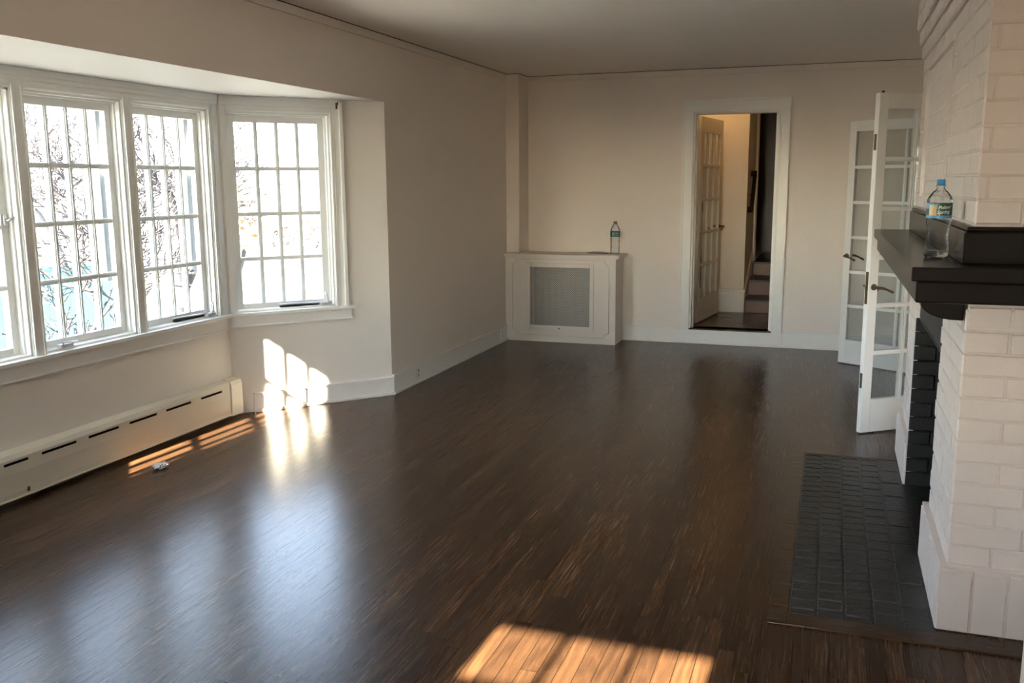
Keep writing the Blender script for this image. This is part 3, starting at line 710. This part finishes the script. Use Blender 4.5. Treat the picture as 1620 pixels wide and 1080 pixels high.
# ------------------------------------------------------------------ bottles
def text_mesh(body, size, bold=0.0, shear=0.0):
    cu = bpy.data.curves.new('t', 'FONT'); cu.body = body; cu.size = size; cu.align_x = 'CENTER'; cu.align_y = 'CENTER'; cu.offset = bold; cu.shear = shear
    ob_ = bpy.data.objects.new('t', cu); C.objects.link(ob_); dg = bpy.context.evaluated_depsgraph_get(); dg.update()
    me = bpy.data.meshes.new_from_object(ob_.evaluated_get(dg)); bpy.data.objects.remove(ob_, do_unlink=True); return me
GREEN = mat('label_green', (.016, .085, .045, 1), .4, vary=.3, vscale=40); BLUE = mat('label_blue', (.09, .33, .60, 1), .4, vary=.2, vscale=50); MUNT = None; SIGN = mat('label_sign_yellow', (.72, .55, .28, 1), .45); WHITE = mat('label_white', (.8, .82, .78, 1), .4)
CAPB = mat('cap_blue', (.05, .30, .66, 1), .35); CAPG = mat('cap_grey', (.12, .11, .10, 1), .4)
def curved(mb, R, cx, cy, a_mid, aw_, z0, z1, n=14, mi=0):
    r = [[mb.bm.verts.new((cx+R*math.cos(a_mid-aw_/2+aw_*k/n), cy+R*math.sin(a_mid-aw_/2+aw_*k/n), z)) for k in range(n+1)] for z in (z0, z1)]
    for k in range(n):
        f = mb.bm.faces.new((r[0][k], r[0][k+1], r[1][k+1], r[1][k])); f.material_index = mi; f.smooth = True
def wrap(body, size, R, cx, cy, a_mid, zc, mt, parent, name='lettering', bold=0, shear=0, tilt=0):
    me = text_mesh(body, size, bold, shear)
    for v in me.vertices:
        x, y = v.co.x, v.co.y+v.co.x*tilt; a = a_mid + x/R
        v.co = (cx+R*math.cos(a), cy+R*math.sin(a), zc+y)
    me.materials.clear(); me.materials.append(mt); o = bpy.data.objects.new(name, me); C.objects.link(o); o.parent = parent; o.matrix_parent_inverse = Matrix.Translation(-Vector(parent.location)); return o
def bottle(loc, sc, capm, label, sport, waterz=.0):
    x, y, z = loc; t = empty('water_bottle', loc)
    prof = [(.026, .004), (.034, .0), (.039, .006), (.040, .020), (.0395, .034), (.037, .048), (.0345, .062), (.0335, .076), (.034, .090), (.037, .104), (.040, .116), (.0415, .128), (.0415, .134), (.0405, .136), (.0405, .189), (.0415, .191), (.0410, .197), (.037, .208), (.031, .218), (.023, .227), (.016, .233), (.0128, .237), (.0128, .244), (.0165, .245), (.0165, .248), (.0128, .249)]
    if not sport: prof = [(.026, .004), (.035, 0), (.039, .006)]+[(.039-.0018*(k % 2), .012+.012*k) for k in range(0, 11)]+[(.0405, .146), (.0405, .196), (.038, .208), (.031, .226), (.023, .240), (.016, .250), (.0128, .255), (.0128, .258)]
    dense = []
    for (r0, z0), (r1, z1) in zip(prof, prof[1:]):
        nn = max(1, int((z1-z0)/.004))
        for k in range(nn):
            tt = k/nn; r = r0+(r1-r0)*tt; zz = z0+(z1-z0)*tt
            if sport and .045 < zz < .125: r += .0007*math.sin(zz*900)
            dense.append((r*sc, zz*sc))
    dense.append((prof[-1][0]*sc, prof[-1][1]*sc))
    MB().lathe(dense, loc, 40, False).build('bottle_body', PLAST, t)
    MB().lathe([(.001*sc, .0045*sc), (.026*sc, .0041*sc)], loc, 40, False).build('bottle_base', PLAST, t)
    # a little water left
    if sport:
        wp = [(r*.97, zz) for r, zz in dense if .003*sc < zz < waterz*sc]
        m = MB(); m.lathe([(.001, .005*sc)]+wp+[(.001, wp[-1][1])], loc, 40, False); m.build('water', WATER, t)
    ca = math.atan2(-y, -x)    # toward the viewer's side
    lz0, lz1 = (.137, .188) if sport else (.148, .194); R = .0412*sc
    m = MB(); m.lathe([(R, lz0*sc), (R, lz1*sc)], loc, 48, False)
    lab = m.build('label_band', GREEN, t)
    if sport:
        m = MB(); curved(m, R+.0003, x, y, ca, 2.9, z+lz0*sc, z+(lz0+.010)*sc); curved(m, R+.0003, x, y, ca-.75, 1.25, z+(lz1-.019)*sc, z+lz1*sc); m.build('blue_patch', BLUE, t)
        m = MB(); curved(m, R+.0006, x, y, ca-.52, .62, z+(lz0+.010)*sc, z+(lz1-.006)*sc); m.build('sign_patch', SIGN, t)
        wrap('Poland', .0155*sc, R+.0009, x, y, ca+.42, z+(lz0+.037)*sc, WHITE, t, bold=.0003, shear=.25, tilt=.08)
        wrap('Spring', .0175*sc, R+.0009, x, y, ca+.34, z+(lz0+.021)*sc, WHITE, t, bold=.0003, shear=.25, tilt=.08)
    else:
        m = MB(); curved(m, R+.0003, x, y, ca-.45, .5, z+(lz0+.012)*sc, z+(lz1-.008)*sc); m.build('blue_patch', mat('label_teal', (.12, .38, .36, 1), .4), t)
        wrap('Poland', .013*sc, R+.0008, x, y, ca+.45, z+(lz0+.031)*sc, WHITE, t, shear=.25); wrap('Spring', .013*sc, R+.0008, x, y, ca+.45, z+(lz0+.016)*sc, WHITE, t, shear=.25)
    if sport:
        m = MB(); m.lathe([(.0001, .268), (.0125, .268), (.0135, .264), (.0135, .250), (.0145, .249), (.0145, .247), (.0001, .247)], (x, y, z+0), 28, False)
        for v in m.bm.verts: v.co = Vector((x+(v.co.x-x)*sc, y+(v.co.y-y)*sc, z+(v.co.z-z)*sc))
        m.build('cap', capm, t)
    else:
        m = MB(); m.lathe([(.0001, .276), (.0135, .276), (.0145, .272), (.0145, .256), (.0001, .256)], (x, y, z), 28, False)
        for v in m.bm.verts: v.co = Vector((x+(v.co.x-x)*sc, y+(v.co.y-y)*sc, z+(v.co.z-z)*sc))
        m.build('cap', capm, t)
    return tag(t, label, 'bottle', 'clear plastic water bottles')
bottle((.340, 3.45, MZ), .985, CAPB, 'clear plastic water bottle with blue cap standing on the mantel shelf', True, .026)
bottle((-1.909, 8.44, .836), 1.10, CAPG, 'clear ribbed water bottle with green label standing on the radiator cover', False)
m = MB(); pts = []
for k in range(60):
    a = k/59*4*PI; pts.append((-2.11+.075*math.cos(a)+.0011*k, 8.42+.05*math.sin(a), .8405+.006*abs(math.sin(a*.5))+(.006 if k > 30 else 0)))
pts += [(-2.02, 8.41, .842), (-1.98, 8.40, .841), (-1.945, 8.395, .841)]
m.tube(pts, .0035, 6); tag(m.build('cord', mat('beige_cord', (.30, .25, .19, 1), .5)), 'thin coiled cord lying on the radiator cover beside the bottle', 'cord')

# crumpled wrapper on the floor
def wrapper(cx, cy, s, seed, label):
    rnd = random.Random(seed); m = MB()
    bmesh.ops.create_icosphere(m.bm, subdivisions=3, radius=1)
    for v in m.bm.verts:
        k = 1+rnd.uniform(-.25, .25); v.co = Vector((cx+v.co.x*s*k, cy+v.co.y*s*1.5*k, max(.001, .016+v.co.z*.016*k)))
    return tag(m.build('foil_wrapper', FOIL), label, 'wrapper')
wrapper(-3.348, 3.865, .030, 4, 'small crumpled shiny foil scrap lying on the floor by the sun patch')
# edge of a white board at the right edge of the view
tag(MB().box(.578, .72, 2.45, 2.80, 0, .207).build('white_board', CREAM, None, .006), 'edge of a low white painted board on the floor at the right edge', 'board')

# ------------------------------------------------------------------ outside
GZ = -.9
struct(MB().box(-150, -4.3, -60, 160, GZ-.3, GZ).build('ground', GRASS))
struct(MB().box(-28, -24, -60, 160, GZ, GZ+.02).build('road', ASPH))
struct(MB().box(-4.3, 6, -60, YF-.6, GZ-.3, GZ).box(-4.3, 6, 13, 160, GZ-.3, GZ).build('ground_side', mat('dark_soil', (.05, .043, .035, 1), .95)))
# teal board fence
t = empty('board_fence', (-8, 6.3, GZ)); rnd = random.Random(2)
P0, P1 = Vector((-8.6, 2.0)), Vector((-7.9, 8.62)); dv = (P1-P0); Lf = dv.length; uf = dv.normalized(); nf = Vector((-uf.y, uf.x))
m = MB(); k = 0; a = 0
while a < Lf: m.obox(P0, uf, nf, a, a+.138, 0, .022, GZ+.03, .60); a += .14
m.build('boards', TEAL, t, .004)
m = MB(); m.obox(P0, uf, nf, 0, Lf, .022, .06, -.55, -.46); m.obox(P0, uf, nf, 0, Lf, .022, .06, .3, .39); m.obox(P0, uf, nf, 0, Lf, -.012, .05, .60, .63); m.build('rails', TEAL, t)
for a in (0.05, 2.2, 4.4, Lf-.05): MB().obox(P0, uf, nf, a-.05, a+.05, .022, .12, GZ, .66).build('post', TEAL, t)
tag(t, 'teal board fence low in the garden beyond the middle bay windows', 'fence')

def tree(loc, h, seed, label, lean=(0, 0), spread=.55, depth=6, r0=.11, low=.25):
    rnd = random.Random(seed); t = empty('bare_tree', loc); mt, mtw = MB(), MB()
    def grow(p, d, L, r, lev):
        n = 4; pts = [p]; rr = [r]; q = p.copy(); dd = d.copy()
        for k in range(n):
            dd = (dd+Vector((rnd.gauss(0, .13), rnd.gauss(0, .13), rnd.gauss(.03, .10)))).normalized(); q = q+dd*(L/n); pts.append(q.copy()); rr.append(max(.0075, r*(1-.30*(k+1)/n)))
        (mt if lev < 3 else mtw).tube(pts, rr, 7 if lev < 2 else (5 if lev < 4 else 3), False)
        if lev >= depth: return
        for c in range(3 if lev < 5 else 2):
            i = n if c == 0 else rnd.randint(1, n)
            ax = Vector((rnd.gauss(0, 1), rnd.gauss(0, 1), rnd.gauss(0, .6))).normalized()
            nd = (dd+ax*spread*rnd.uniform(.7, 1.5)).normalized()
            grow(pts[i], nd, L*rnd.uniform(.62, .85), rr[i]*rnd.uniform(.66, .88), lev+1)
    grow(Vector(loc), Vector((lean[0], lean[1], 1)).normalized(), h*low, r0, 0)
    mt.build('trunk', BARK, t, recalc=False); mtw.build('twigs', TWIG, t, recalc=False)
    return tag(t, label, 'tree', 'bare trees outside the bay windows')
tree((-6.0, 6.0, GZ), 3.1, 11, 'bare tree with low twisted branches in front of the teal fence', (.12, .0), .75, 6, .05, .26)
tree((-8.6, 9.0, GZ), 6.6, 36, 'leafless tree just past the right end of the teal fence', (0, .05), .7, 7, .10, .20)
tree((-9.9, 12.1, GZ), 7.5, 41, 'leafless tree filling the narrow bay window left of the angled one', (.1, .1), .7, 7, .11, .20)
tree((-13.2, 12.4, GZ), 9.0, 52, 'bare spreading tree behind the teal fence, seen over its top', (0, 0), .75, 7, .12, .19)
tree((-19.5, 19.4, GZ), 12.0, 33, 'distant bare tree on the lawn far behind the teal fence', (0, 0), .8, 6, .16, .19)
def leafy(name, c, rx, ry, rz, n, s, mt, label, cat, seed):
    rnd = random.Random(seed); t = empty(name, (c[0], c[1], GZ)); m = MB()
    for k in range(n):
        a = rnd.uniform(0, 2*PI); e = math.asin(rnd.uniform(-.6, 1)); rr = rnd.uniform(.6, 1)
        p = Vector((c[0]+rx*rr*math.cos(a)*math.cos(e), c[1]+ry*rr*math.sin(a)*math.cos(e), c[2]+rz*rr*math.sin(e)))
        u = Vector((rnd.gauss(0, 1), rnd.gauss(0, 1), rnd.gauss(0, 1))).normalized()*s; v = u.orthogonal().normalized()*s*.6
        m.bm.faces.new([m.bm.verts.new(q) for q in (p-u, p+v, p+u, p-v)])
    m.build('foliage', mt, t, recalc=False)
    m = MB()
    for k in range(7):
        a = k*.9; m.tube([(c[0], c[1], GZ), (c[0]+rx*.3*math.cos(a), c[1]+ry*.3*math.sin(a), (GZ+c[2])/2), (c[0]+rx*.6*math.cos(a), c[1]+ry*.6*math.sin(a), c[2]+rz*.3)], [.05, .035, .015], 5)
    m.build('stem', BARK, t, recalc=False)
    return tag(t, label, cat)
leafy('golden_shrub', (-13.0, 17.9, .55), .8, .8, 1.0, 1300, .09, GOLD, 'golden leaved shrub seen low through the angled bay window', 'shrub', 5)
leafy('hedge', (-16.5, 29.0, -.35), 5.5, 1.0, .75, 2600, .12, HEDGEM, 'low brown winter hedge far across the lawn beyond the angled bay window', 'hedge', 6)

leafy('sun_blocking_shrub', (-3.285, .45, 1.5), .24, .26, 2.2, 7000, .06, mat('dark_evergreen', (.03, .05, .02, 1), .8, vary=.3), 'added unseen evergreen shrub cutting the sun at the near end of the bay', 'shrub', 9)  # unseen, added to block part of the sun through the near bay window
struct(MB().box(-1.75, -1.58, -2.7, YF-.13, GZ, 2.55).box(.02, .2, -2.7, YF-.13, GZ, 2.55).box(-1.75, .2, -1.75, YF-.13, 2.55, 2.7).build('wall_light_screen', SCREENW))  # unseen wings and roof, added to cut light entering the near-wall window
